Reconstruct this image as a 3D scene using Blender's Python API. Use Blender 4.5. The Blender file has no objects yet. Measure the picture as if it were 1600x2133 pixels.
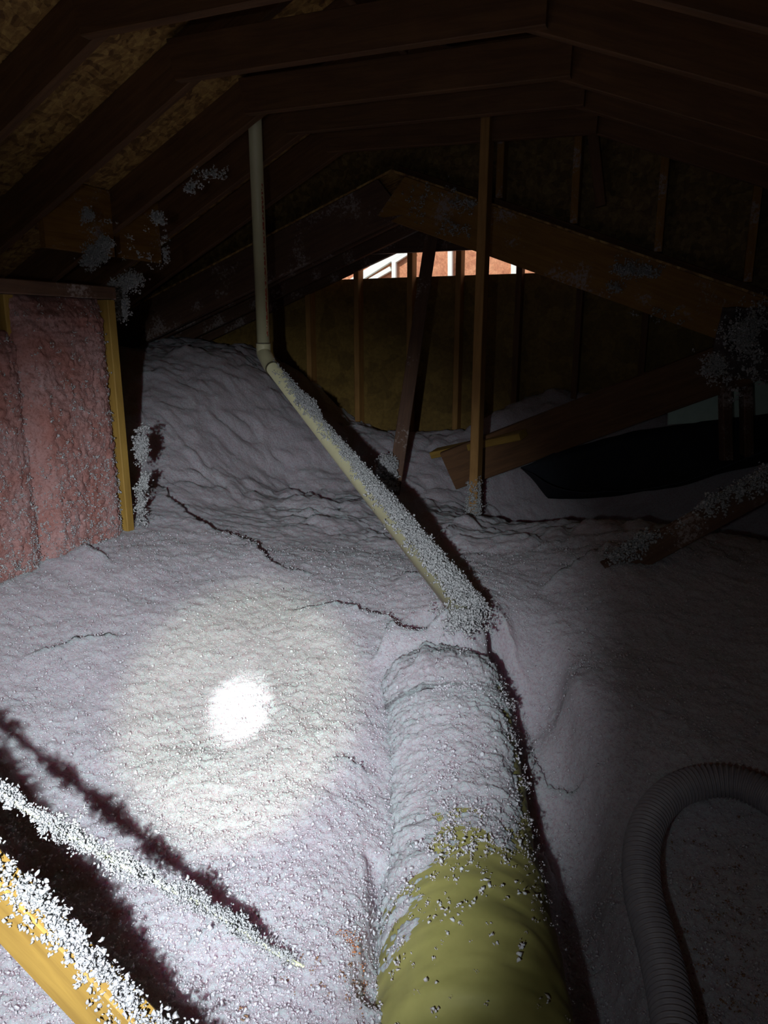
import bpy, bmesh, math, random
import numpy as np
from mathutils import Vector, Matrix

# ------------------------------------------------------------------ camera, world, lights
S = bpy.context.scene
COL = S.collection
F = 1500.0
PITCH, YAW = math.radians(13.7), math.radians(23.0)
FW = np.array([-math.sin(YAW)*math.cos(PITCH), math.cos(YAW)*math.cos(PITCH), -math.sin(PITCH)])
RT = np.array([math.cos(YAW), math.sin(YAW), 0.0])
UP = np.cross(RT, FW)

def D(px, py, d):                       # photo pixel at a depth -> world point
    return FW*d + RT*((px-800)/F*d) + UP*((1066.5-py)/F*d)
def on(px, py, z):                      # photo pixel on a level plane
    r = D(px, py, 1.0); return r*(z/r[2])
def onY(px, py, y):                     # photo pixel on a plane across the attic
    r = D(px, py, 1.0); return r*(y/r[1])

cd = bpy.data.cameras.new('camera'); cam = bpy.data.objects.new('camera', cd); COL.objects.link(cam)
cd.sensor_fit = 'HORIZONTAL'; cd.sensor_width = 36.0; cd.lens = 36.0*F/1600.0
cd.clip_start = 0.02; cd.clip_end = 200
cam.rotation_euler = (math.pi/2-PITCH, 0, YAW)
S.camera = cam

W = bpy.data.worlds.new('World'); S.world = W; W.use_nodes = True
W.node_tree.nodes['Background'].inputs[0].default_value = (0.75, 0.85, 1.0, 1)
W.node_tree.nodes['Background'].inputs[1].default_value = 0.9

S.view_settings.view_transform = 'Standard'
S.view_settings.look = 'None'
S.view_settings.exposure = 0.0
S.view_settings.gamma = 1.0
S.view_settings.use_curve_mapping = False
try:
    S.cycles.max_bounces = 6; S.cycles.diffuse_bounces = 4
    S.cycles.use_denoising = True
    S.cycles.sample_clamp_indirect = 3.0
except Exception: pass

def sun(name, energy, direction, color, angle=0.5):
    l = bpy.data.lights.new(name, 'SUN'); l.energy = energy; l.color = color; l.angle = math.radians(angle)
    o = bpy.data.objects.new(name, l); COL.objects.link(o)
    o.rotation_euler = Vector(direction).to_track_quat('-Z', 'Y').to_euler()
sun('sun', 3.2, (0.35, 0.75, -0.62), (1.0, 0.95, 0.88))

# the hand torch held to the lower left of the camera: one beam = wide spill, halo, hot core
TORCH = RT*(-0.21) + UP*(-0.05) - FW*0.14
def torch(name, aim, size, blend, power, color, radius=0.012):
    l = bpy.data.lights.new(name, 'SPOT'); l.spot_size = math.radians(size); l.spot_blend = blend
    l.energy = power; l.color = color; l.shadow_soft_size = radius
    o = bpy.data.objects.new(name, l); COL.objects.link(o)
    o.location = TORCH
    o.rotation_euler = Vector(np.array(aim)-TORCH).to_track_quat('-Z', 'Y').to_euler()
HOT = on(500, 1475, -0.98)
torch('torch_flood', on(380, 1280, -0.88), 124, 1.0, 11, (0.90, 0.95, 1.0))
torch('torch_spill', on(430, 1450, -0.98), 60, 1.0, 275, (0.90, 0.95, 1.0))
torch('torch_halo', HOT, 20, 0.55, 140, (0.88, 1.0, 0.66))
torch('torch_core', HOT, 5.6, 1.0, 760, (0.93, 1.0, 0.95))

# ------------------------------------------------------------------ materials
def newmat(name):
    m = bpy.data.materials.new(name); m.use_nodes = True
    nt = m.node_tree; b = nt.nodes['Principled BSDF']
    return m, nt, b
def N(nt, t, **kw):
    n = nt.nodes.new(t)
    for k, v in kw.items(): setattr(n, k, v)
    return n
def L(nt, a, b): nt.links.new(a, b)
def ramp(nt, fac, stops):
    r = N(nt, 'ShaderNodeValToRGB'); cr = r.color_ramp
    while len(cr.elements) < len(stops): cr.elements.new(0.5)
    for e, (p, c) in zip(cr.elements, stops):
        e.position = p; e.color = (*c, 1) if len(c) == 3 else c
    L(nt, fac, r.inputs[0]); return r
def mapping(nt, scale, coord='Object', loc=None):
    tc = N(nt, 'ShaderNodeTexCoord'); mp = N(nt, 'ShaderNodeMapping')
    mp.inputs['Scale'].default_value = scale
    if loc: mp.inputs['Location'].default_value = loc
    L(nt, tc.outputs[coord], mp.inputs[0]); return mp.outputs[0]
def noise(nt, vec, scale, detail=4, rough=0.6, dist=0.0):
    n = N(nt, 'ShaderNodeTexNoise'); n.inputs['Scale'].default_value = scale
    n.inputs['Detail'].default_value = detail; n.inputs['Roughness'].default_value = rough
    n.inputs['Distortion'].default_value = dist
    if vec is not None: L(nt, vec, n.inputs['Vector'])
    return n
def mixc(nt, fac, a, b, mode='MIX'):
    m = N(nt, 'ShaderNodeMix', data_type='RGBA', blend_type=mode)
    if isinstance(fac, (int, float)): m.inputs[0].default_value = fac
    else: L(nt, fac, m.inputs[0])
    for s, v in ((6, a), (7, b)):
        if isinstance(v, tuple): m.inputs[s].default_value = (*v, 1)
        else: L(nt, v, m.inputs[s])
    return m.outputs[2]
def bump(nt, b, h, strength, dist):
    n = N(nt, 'ShaderNodeBump'); n.inputs['Strength'].default_value = strength
    n.inputs['Distance'].default_value = dist
    L(nt, h, n.inputs['Height']); L(nt, n.outputs[0], b.inputs['Normal']); return n

def wood(name, c1, c2, dust=0.0):
    m, nt, b = newmat(name)
    v = mapping(nt, (1.2, 14, 14))
    oi = N(nt, 'ShaderNodeObjectInfo')
    va = N(nt, 'ShaderNodeVectorMath', operation='ADD'); sc = N(nt, 'ShaderNodeVectorMath', operation='SCALE')
    cx = N(nt, 'ShaderNodeCombineXYZ'); L(nt, oi.outputs['Random'], cx.inputs[0]); L(nt, oi.outputs['Random'], cx.inputs[2])
    L(nt, cx.outputs[0], sc.inputs[0]); sc.inputs['Scale'].default_value = 40
    L(nt, v, va.inputs[0]); L(nt, sc.outputs[0], va.inputs[1])
    n1 = noise(nt, va.outputs[0], 3.0, 6, 0.65, 0.6)
    r = ramp(nt, n1.outputs[0], [(0.3, c1), (0.7, c2)])
    n2 = noise(nt, mapping(nt, (2, 2, 2)), 3.0, 3)
    col = mixc(nt, 0.35, r.outputs[0], ramp(nt, n2.outputs[0], [(0.3, (0.5, 0.42, 0.36)), (0.7, (1, 1, 1))]).outputs[0], 'MULTIPLY')
    if dust:
        n3 = noise(nt, mapping(nt, (1, 1, 1)), 60, 5, 0.8)
        n4 = noise(nt, mapping(nt, (1, 1, 1)), 5, 2, 0.5)
        mm = N(nt, 'ShaderNodeMath', operation='MULTIPLY'); L(nt, n3.outputs[0], mm.inputs[0]); L(nt, n4.outputs[0], mm.inputs[1])
        f = ramp(nt, mm.outputs[0], [(0.33-dust*0.1, (0, 0, 0)), (0.40-dust*0.1, (1, 1, 1))])
        col = mixc(nt, f.outputs[0], col, (0.34, 0.28, 0.26))
    L(nt, col, b.inputs['Base Color']); b.inputs['Roughness'].default_value = 0.75
    bump(nt, b, n1.outputs[0], 0.25, 0.002)
    return m
M = {}
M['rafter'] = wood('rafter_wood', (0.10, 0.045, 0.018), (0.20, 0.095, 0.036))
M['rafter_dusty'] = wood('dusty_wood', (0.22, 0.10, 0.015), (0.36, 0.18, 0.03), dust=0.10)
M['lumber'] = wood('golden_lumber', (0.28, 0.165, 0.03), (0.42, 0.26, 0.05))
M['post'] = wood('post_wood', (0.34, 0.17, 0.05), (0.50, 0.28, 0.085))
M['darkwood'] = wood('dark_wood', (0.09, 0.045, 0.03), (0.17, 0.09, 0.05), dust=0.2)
M['white_paint'] = newmat('white_paint')[0]
M['white_paint'].node_tree.nodes['Principled BSDF'].inputs['Base Color'].default_value = (0.82, 0.86, 0.80, 1)

def osb(name, c1, c2, c3, scale=26):
    m, nt, b = newmat(name)
    v = mapping(nt, (1, 1, 1), 'Object')
    nd = noise(nt, v, 6, 2)
    va = N(nt, 'ShaderNodeMix', data_type='VECTOR'); va.inputs[0].default_value = 0.08
    L(nt, v, va.inputs[4]); L(nt, nd.outputs['Color'], va.inputs[5])
    mp = N(nt, 'ShaderNodeMapping'); mp.inputs['Scale'].default_value = (1.0, 2.6, 1.6)
    mp.inputs['Rotation'].default_value = (0.3, 0.2, 0.5)
    L(nt, va.outputs[1], mp.inputs[0])
    vo = N(nt, 'ShaderNodeTexVoronoi'); vo.inputs['Scale'].default_value = scale; L(nt, mp.outputs[0], vo.inputs['Vector'])
    mp2 = N(nt, 'ShaderNodeMapping'); mp2.inputs['Scale'].default_value = (2.4, 1.0, 1.6)
    mp2.inputs['Rotation'].default_value = (0.1, 0.5, -0.4); L(nt, va.outputs[1], mp2.inputs[0])
    vo2 = N(nt, 'ShaderNodeTexVoronoi'); vo2.inputs['Scale'].default_value = scale*0.8; L(nt, mp2.outputs[0], vo2.inputs['Vector'])
    s1 = N(nt, 'ShaderNodeSeparateColor'); L(nt, vo.outputs['Color'], s1.inputs[0])
    s2 = N(nt, 'ShaderNodeSeparateColor'); L(nt, vo2.outputs['Color'], s2.inputs[0])
    ad = N(nt, 'ShaderNodeMath', operation='ADD'); L(nt, s1.outputs[0], ad.inputs[0]); L(nt, s2.outputs[1], ad.inputs[1])
    hf = N(nt, 'ShaderNodeMath', operation='MULTIPLY'); L(nt, ad.outputs[0], hf.inputs[0]); hf.inputs[1].default_value = 0.5
    r = ramp(nt, hf.outputs[0], [(0.15, c1), (0.5, c2), (0.85, c3)])
    n2 = noise(nt, v, 45, 3, 0.7)
    col = mixc(nt, 0.5, r.outputs[0], ramp(nt, n2.outputs[0], [(0.35, (0.45, 0.4, 0.35)), (0.6, (1, 1, 1))]).outputs[0], 'MULTIPLY')
    L(nt, col, b.inputs['Base Color']); b.inputs['Roughness'].default_value = 0.7
    bump(nt, b, hf.outputs[0], 0.4, 0.002)
    return m
M['osb'] = osb('strand_board', (0.20, 0.10, 0.03), (0.44, 0.25, 0.075), (0.62, 0.40, 0.13))
M['osb_dark'] = osb('shaded_strand_board', (0.10, 0.06, 0.015), (0.17, 0.105, 0.03), (0.24, 0.155, 0.05))  # darker strand board copy, the upper end wall's shade put into its colour
M['ply'] = osb('plywood_panel', (0.17, 0.105, 0.022), (0.23, 0.145, 0.03), (0.28, 0.18, 0.04), 7)
M['osb_out'] = osb('sunlit_strand_board', (0.52, 0.20, 0.10), (0.62, 0.26, 0.13), (0.72, 0.33, 0.17), 14)

def insul(name, c1, c2, c3, pinkscale=3.0, sss=0.5, bmp=None):
    m, nt, b = newmat(name)
    v = mapping(nt, (1, 1, 1), 'Object')
    n1 = noise(nt, v, pinkscale, 3, 0.6)
    n2 = noise(nt, v, 120, 4, 0.75)
    r1 = ramp(nt, n1.outputs[0], [(0.35, c1), (0.68, c2)])
    f = ramp(nt, n2.outputs[0], [(0.30, (1, 1, 1)), (0.52, (0, 0, 0))])
    col = mixc(nt, f.outputs[0], r1.outputs[0], c3)
    L(nt, col, b.inputs['Base Color']); b.inputs['Roughness'].default_value = 0.95
    b.inputs['Specular IOR Level'].default_value = 0.1
    if sss:
        b.subsurface_method = 'RANDOM_WALK'
        b.inputs['Subsurface Weight'].default_value = sss
        b.inputs['Subsurface Radius'].default_value = (1.0, 0.42, 0.5)
        b.inputs['Subsurface Scale'].default_value = 0.06
    n3 = noise(nt, v, 210, 5, 0.8, 0.4)
    n4 = noise(nt, v, 55, 4, 0.7, 0.6)
    ad = N(nt, 'ShaderNodeMath', operation='MULTIPLY_ADD'); ad.inputs[1].default_value = 0.6
    L(nt, n3.outputs[0], ad.inputs[0]); L(nt, n4.outputs[0], ad.inputs[2])
    bump(nt, b, ad.outputs[0], *(bmp or ((1.0, 0.022) if sss else (0.8, 0.011))))
    return m
M['insul'] = insul('blown_insulation', (0.84, 0.79, 0.85), (0.78, 0.72, 0.79), (0.62, 0.46, 0.53))
M['tuft'] = insul('wool_tuft', (0.86, 0.78, 0.85), (0.80, 0.70, 0.78), (0.72, 0.56, 0.64), sss=0.5, bmp=(0.6, 0.005))
M['fluff'] = insul('white_fluff', (0.64, 0.67, 0.67), (0.60, 0.61, 0.63), (0.54, 0.50, 0.53), sss=0)
M['batt'] = insul('pink_batt', (0.43, 0.20, 0.17), (0.53, 0.34, 0.33), (0.30, 0.12, 0.10), 7.0, 0)

def plain(name, c, rough=0.5, nscale=0, c2=None, metal=0, spec=0.5):
    m, nt, b = newmat(name)
    b.inputs['Base Color'].default_value = (*c, 1); b.inputs['Roughness'].default_value = rough
    b.inputs['Metallic'].default_value = metal; b.inputs['Specular IOR Level'].default_value = spec
    if nscale:
        n = noise(nt, mapping(nt, (1, 1, 1)), nscale, 5, 0.7)
        r = ramp(nt, n.outputs[0], [(0.35, c), (0.65, c2)])
        L(nt, r.outputs[0], b.inputs['Base Color'])
        bump(nt, b, n.outputs[0], 0.2, 0.003)
    return m
M['pvc'] = plain('cream_pvc', (0.66, 0.64, 0.40), 0.38, 3, (0.60, 0.57, 0.36))
M['jacket'] = plain('olive_duct_jacket', (0.26, 0.25, 0.075), 0.6, 8, (0.32, 0.30, 0.095))
M['hose'] = plain('grey_hose', (0.30, 0.28, 0.30), 0.5, 30, (0.24, 0.22, 0.25))
M['teal'] = plain('pale_green_board', (0.68, 0.90, 0.80), 0.8, 20, (0.60, 0.82, 0.72))
M['felt'] = plain('black_felt', (0.05, 0.035, 0.035), 0.9, 30, (0.09, 0.07, 0.07))
M['sheet'] = plain('blue_black_shade', (0.012, 0.016, 0.026), 0.8, 8, (0.018, 0.022, 0.034))  # shade of the pit as a colour, for the added sheet
m_, nt_k, b_k = newmat('red_print')
_n = noise(nt_k, mapping(nt_k, (120, 120, 90)), 1.0, 2, 0.5)
L(nt_k, ramp(nt_k, _n.outputs[0], [(0.44, (0.66, 0.64, 0.40)), (0.50, (0.42, 0.07, 0.04))]).outputs[0], b_k.inputs['Base Color'])
M['ink'] = m_
M['ring'] = plain('dark_cement', (0.10, 0.09, 0.06), 0.6)
M['cable'] = plain('pale_cable', (0.62, 0.66, 0.42), 0.6)
M['drywall'] = plain('drywall', (0.5, 0.48, 0.46), 0.9)
M['debris'] = plain('brown_debris', (0.22, 0.13, 0.07), 0.9, 40, (0.34, 0.18, 0.10))
M['rust'] = plain('rusty_scrap', (0.55, 0.22, 0.08), 0.85, 60, (0.30, 0.11, 0.05))

# ------------------------------------------------------------------ numpy noise
rng = np.random.default_rng(7)
PERM = rng.permutation(4096)
VAL = rng.random(4096)*2-1
def vnoise(P):                           # smooth value noise, P (n,3)
    i = np.floor(P).astype(np.int64); f = P-i; u = f*f*f*(f*(f*6-15)+10)
    def h(a, b, c): return VAL[(PERM[(a & 4095)] + PERM[(b*57+113) & 4095]*3 + PERM[(c*131+71) & 4095]*7) & 4095]
    x, y, z = i[:, 0], i[:, 1], i[:, 2]
    r = 0
    for dx in (0, 1):
        for dy in (0, 1):
            for dz in (0, 1):
                w = (u[:, 0] if dx else 1-u[:, 0])*(u[:, 1] if dy else 1-u[:, 1])*(u[:, 2] if dz else 1-u[:, 2])
                r = r + w*h(x+dx, y+dy, z+dz)
    return r
def fbm(P, s, octs=3, billow=False):
    r = 0; a = 1.0; t = 0
    for k in range(octs):
        n = vnoise(P*s + 17.3*k)
        r = r + a*(np.abs(n)*2-0.6 if billow else n); t += a; a *= 0.5; s *= 2.03
    return r/t

# ------------------------------------------------------------------ object helpers
def tag(o, label=None, cat=None, group=None, kind=None):
    if label: o['label'] = label
    if cat: o['category'] = cat
    if group: o['group'] = group
    if kind: o['kind'] = kind
    return o
def mesh_obj(name, verts, faces, mat, parent=None, smooth=False, matrix=None):
    me = bpy.data.meshes.new(name)
    me.from_pydata([tuple(map(float, v)) for v in verts], [], [tuple(map(int, f)) for f in faces]); me.update()
    if smooth: me.shade_smooth()
    if mat is not None: me.materials.append(mat)
    o = bpy.data.objects.new(name, me); COL.objects.link(o)
    if matrix is not None: o.matrix_world = matrix
    if parent is not None: o.parent = parent
    return o
def fast_mesh(name, V, Fq, mat, parent=None, smooth=True):
    me = bpy.data.meshes.new(name); k = Fq.shape[1]
    me.vertices.add(len(V)); me.vertices.foreach_set('co', V.astype(np.float32).ravel())
    me.loops.add(Fq.size); me.loops.foreach_set('vertex_index', Fq.astype(np.int32).ravel())
    me.polygons.add(len(Fq)); me.polygons.foreach_set('loop_start', np.arange(0, Fq.size, k, dtype=np.int32))
    me.polygons.foreach_set('loop_total', np.full(len(Fq), k, dtype=np.int32))
    me.update(calc_edges=True); me.validate()
    if smooth: me.shade_smooth()
    me.materials.append(mat)
    o = bpy.data.objects.new(name, me); COL.objects.link(o)
    if parent is not None: o.parent = parent
    return o
def empty(name, loc=(0, 0, 0)):
    o = bpy.data.objects.new(name, None); COL.objects.link(o); o.location = tuple(map(float, loc))
    o.empty_display_size = 0.1
    return o
def frame(p0, p1, side):
    """matrix with X along p0-p1, Y along 'side' made square to it, origin at p0"""
    x = Vector(p1)-Vector(p0); ln = x.length; x.normalize()
    y = Vector(side); y = (y - x*y.dot(x)).normalized(); z = x.cross(y)
    m = Matrix((x, y, z)).transposed().to_4x4(); m.translation = Vector(p0); return m, ln
def beam(name, p0, p1, t, h, mat, side=(0, 1, 0), off=(0, 0), cut0=0.0, cut1=0.0, parent=None, wob=0.002):
    """sawn timber from p0 to p1: t thick along 'side', h deep; off shifts the section; cut slants the ends"""
    m, ln = frame(p0, p1, side)
    bm = bmesh.new(); n = max(2, int(ln/0.12)); rings = []
    c = 0.003; oy, oz = off
    sec = [(-t/2+c, -h/2), (t/2-c, -h/2), (t/2, -h/2+c), (t/2, h/2-c), (t/2-c, h/2), (-t/2+c, h/2), (-t/2, h/2-c), (-t/2, -h/2+c)]
    ph = random.random()*6
    for i in range(n+1):
        s = ln*i/n; w1 = wob*math.sin(s*2.1+ph); w2 = wob*math.cos(s*1.7+ph)
        ring = []
        for (a, b_) in sec:
            sx = s
            if i == 0: sx += cut0*(b_/h)
            if i == n: sx += cut1*(b_/h)
            ring.append(bm.verts.new((sx, a+oy+w1, b_+oz+w2)))
        rings.append(ring)
    for i in range(n):
        for k in range(8):
            bm.faces.new((rings[i][k], rings[i][(k+1) % 8], rings[i+1][(k+1) % 8], rings[i+1][k]))
    bm.faces.new(list(reversed(rings[0]))); bm.faces.new(rings[-1])
    bmesh.ops.recalc_face_normals(bm, faces=bm.faces)
    me = bpy.data.meshes.new(name); bm.to_mesh(me); bm.free(); me.materials.append(mat)
    o = bpy.data.objects.new(name, me); COL.objects.link(o); o.matrix_world = m
    if parent is not None: o.parent = parent
    return o
def resample(pts, n):
    """Catmull-Rom through pts"""
    P = np.array([pts[0]*2-pts[1], *pts, pts[-1]*2-pts[-2]], float) if isinstance(pts[0], np.ndarray) else None
    out = []; segs = len(pts)-1
    for k in range(n):
        u = k/(n-1)*segs; i = min(int(u), segs-1); t = u-i
        a, b, c, d = P[i], P[i+1], P[i+2], P[i+3]
        out.append(0.5*((2*b)+(c-a)*t+(2*a-5*b+4*c-d)*t*t+(3*b-a-3*c+d)*t**3))
    return np.array(out)
def tube_arrays(path, rad, seg=24, radfun=None):
    path = np.array(path); n = len(path)
    T = np.gradient(path, axis=0); T /= np.linalg.norm(T, axis=1)[:, None]
    up = np.array([0, 0, 1.0]); Uv = []
    u = np.cross(up, T[0]); u = u/np.linalg.norm(u) if np.linalg.norm(u) > 1e-3 else np.array([1.0, 0, 0])
    for t in T:
        u = u - t*(u@t); u /= np.linalg.norm(u); Uv.append(u.copy())
    Uv = np.array(Uv); Vv = np.cross(T, Uv)
    a = np.linspace(0, 2*np.pi, seg, endpoint=False)
    r = np.broadcast_to(np.asarray(rad, float), (n,))
    R = r[:, None]*np.ones(seg)[None]
    if radfun is not None: R = R + radfun(np.arange(n)[:, None], a[None])
    Vt = path[:, None]+Uv[:, None]*(np.cos(a)[None]*R)[..., None]+Vv[:, None]*(np.sin(a)[None]*R)[..., None]
    i, k = np.meshgrid(np.arange(n-1), np.arange(seg), indexing='ij')
    i = i.ravel(); k = k.ravel(); k2 = (k+1) % seg
    Fq = np.stack([i*seg+k, i*seg+k2, (i+1)*seg+k2, (i+1)*seg+k], 1)
    return Vt.reshape(-1, 3), Fq, Uv, Vv, T
def tube(name, path, rad, mat, parent=None, seg=24, radfun=None, caps=True):
    V, Fq, _, _, _ = tube_arrays(path, rad, seg, radfun)
    faces = [tuple(f) for f in Fq]
    if caps:
        faces.append(tuple(range(seg)))
        faces.append(tuple(range(len(V)-seg, len(V)))[::-1])
    return mesh_obj(name, V, faces, mat, parent, True)

# ragged tufts of loose wool: every call gives one heap of them as one mesh
def _ico(sub):
    bm = bmesh.new(); bmesh.ops.create_icosphere(bm, subdivisions=sub, radius=1.0)
    V = np.array([v.co[:] for v in bm.verts]); T = np.array([[v.index for v in f.verts] for f in bm.faces]); bm.free()
    return V, T
ICO = _ico(1)
def fluff(name, centers, sizes, mat, parent=None, flat=1.0, dup=8):
    C = np.array(centers); s = np.broadcast_to(np.asarray(sizes, float), (len(C),))
    C = np.repeat(C, dup, 0)+np.repeat(s, dup)[:, None]*rng.normal(0, 0.75, (len(C)*dup, 3))
    s = np.repeat(s, dup)*(0.45 if dup < 4 else 0.36)*(0.6+0.8*rng.random(len(C)))
    n = len(C); V0, T0 = ICO; m = len(V0)
    spike = 0.3+1.7*rng.random((n, m))**1.7
    ax = 0.55+0.75*rng.random((n, 1, 3))
    th = rng.random(n)*6.28; c, s_ = np.cos(th), np.sin(th)
    base = V0[None]*spike[..., None]*ax
    x = base[..., 0]*c[:, None]-base[..., 1]*s_[:, None]; y = base[..., 0]*s_[:, None]+base[..., 1]*c[:, None]
    V = np.stack([x, y, base[..., 2]*flat], -1)*s[:, None, None]+C[:, None]
    T = (T0[None]+(np.arange(n)*m)[:, None, None]).reshape(-1, 3)
    return fast_mesh(name, V.reshape(-1, 3), T, mat, parent, smooth=False)

# ------------------------------------------------------------------ the lie of the loose insulation
CP = []
def cp(px, py, z): p = on(px, py, z); CP.append((p[0], p[1], z))
def cw(x, y, z): CP.append((x, y, z))
for y in (0.2, 0.8, 1.4, 1.8, 2.15): cw(-2.02, y, -0.76)
for y in (0.5, 1.3, 2.0): cw(-2.6, y, -0.74)
cp(0, 1300, -0.84); cp(0, 1500, -0.95); cp(200, 1350, -0.90); cp(500, 1475, -0.98)
cp(0, 1750, -1.03); cp(200, 2000, -1.06); cp(0, 2133, -1.06); cp(300, 1700, -1.03); cp(500, 2000, -1.06)
cp(650, 1700, -1.0); cp(720, 1500, -0.96); cp(760, 2000, -1.04); cp(600, 2133, -1.05); cw(-0.9, 0.3, -1.05); cw(-0.3, 0.2, -1.05)
cp(600, 1300, -0.89); cp(400, 1200, -0.83); cp(800, 1300, -0.90); cp(700, 1180, -0.85); cp(850, 1220, -0.85)
cp(310, 1080, -0.75); cp(450, 1020, -0.74); cp(600, 1000, -0.80); cp(740, 1040, -0.85)
cp(975, 1072, -0.90); cp(920, 1130, -0.87); cp(820, 1010, -0.86); cp(1050, 1100, -0.88)
cp(960, 1272, -0.80); cp(1000, 1262, -0.83); cp(1080, 1250, -0.88)
cw(-2.30, 2.75, -0.66); cw(-2.55, 3.0, -0.42); cw(-2.95, 3.3, -0.20); cw(-3.2, 3.9, -0.08); cw(-2.75, 3.9, -0.12)
cw(-2.5, 3.5, -0.36); cw(-2.15, 3.7, -0.62); cw(-2.45, 4.45, -0.42); cw(-2.75, 4.8, -0.25); cw(-2.9, 2.6, -0.5)
cw(-2.1, 4.8, -0.66); cw(-1.6, 4.8, -0.70); cw(-1.5, 4.1, -0.78); cw(-1.1, 4.8, -0.45); cw(-0.8, 4.8, -0.36); cw(-0.3, 4.7, -0.30); cw(0.3, 4.7, -0.28)
cw(-0.9, 4.0, -1.1); cw(-0.4, 4.0, -1.2); cw(0.2, 3.9, -1.2); cp(1020, 975, -0.93); cp(1120, 1010, -0.90); cp(1250, 1020, -0.92); cp(1440, 985, -0.84)
cp(1300, 1090, -0.84); cp(1200, 1200, -0.84); cp(1290, 1180, -0.78); cp(1450, 1250, -0.84); cp(1600, 1150, -0.78)
cp(1600, 1350, -0.90); cp(1350, 1400, -0.95); cp(1180, 1420, -0.97); cp(1150, 1300, -0.92)
cp(1600, 1550, -1.02); cp(1300, 1600, -1.08); cp(1450, 1800, -1.16); cp(1300, 1900, -1.20); cp(1250, 2133, -1.26)
cp(1100, 1480, -1.10); cp(1160, 1650, -1.19); cp(1215, 1850, -1.28); cp(1600, 2133, -1.20); cp(1600, 1850, -1.14)
cw(0.5, 0.3, -1.25); cw(1.2, 0.5, -1.2); cw(1.2, 2.0, -0.95); cw(1.2, 3.2, -0.8); cw(1.4, 4.6, -0.7)
cp(900, 1290, -0.87)
cp(930, 1500, -1.05); cp(960, 1800, -1.15); cp(980, 2133, -1.24)
CP = np.array(CP)
def _tps(r2): return 0.5*r2*np.log(r2+1e-9)
_d2 = ((CP[:, None, :2]-CP[None, :, :2])**2).sum(-1)
_n = len(CP); _A = np.zeros((_n+3, _n+3)); _A[:_n, :_n] = _tps(_d2)+np.eye(_n)*0.004
_A[:_n, _n] = 1; _A[:_n, _n+1:] = CP[:, :2]; _A[_n, :_n] = 1; _A[_n+1:, :_n] = CP[:, :2].T
_w = np.linalg.solve(_A, np.concatenate([CP[:, 2], np.zeros(3)]))
def base_h(X, Y):
    out = np.zeros(len(X))
    for s in range(0, len(X), 60000):
        x = X[s:s+60000]; y = Y[s:s+60000]
        r2 = (x[:, None]-CP[None, :, 0])**2+(y[:, None]-CP[None, :, 1])**2
        out[s:s+60000] = _tps(r2)@_w[:_n]+_w[_n]+_w[_n+1]*x+_w[_n+2]*y
    return np.clip(out, -1.33, 0.05)
# ledges: polylines where a crust on the near side stands proud of what lies behind it
LEDGE = [([(318, 1040), (400, 1085), (500, 1112), (565, 1142), (660, 1150)], -0.77, 0.045, 0.20),
         ([(600, 1262), (700, 1270), (790, 1278), (880, 1298), (935, 1302)], -0.87, 0.04, 0.16),
         ([(780, 1385), (830, 1350), (890, 1322)], -0.93, 0.04, 0.10),
         ([(590, 1010), (690, 1050), (765, 1038)], -0.83, 0.03, 0.14),
         ([(895, 1092), (930, 1075), (965, 1052)], -0.78, 0.05, 0.10),
         ([(1110, 1180), (1200, 1168), (1295, 1160)], -0.80, 0.05, 0.14),
         ([(115, 1130), (160, 1150), (230, 1158)], -0.76, 0.03, 0.10),
         ([(700, 1578), (780, 1592)], -0.98, 0.02, 0.07),
         ([(1075, 1430), (1120, 1448), (1150, 1490), (1230, 1520)], -1.0, 0.04, 0.10),
         ([(820, 1195), (895, 1200)], -0.84, 0.025, 0.08),
         ([(40, 1385), (150, 1345), (260, 1330)], -0.90, 0.02, 0.10),
         ([(380, 1985), (480, 1935), (560, 1990)], -1.06, 0.02, 0.08)]
TRENCH = [([(850, 1352), (895, 1318), (950, 1300), (1010, 1305), (1050, 1335), (1075, 1400), (1100, 1500)], -0.92, 0.17, 0.05),
          ([(1085, 1400), (1125, 1520), (1175, 1660), (1215, 1800), (1250, 1980), (1275, 2133)], -1.15, 0.12, 0.065),
          ([(800, 1760), (790, 1880), (780, 2040)], -1.04, 0.05, 0.03)]
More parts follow.
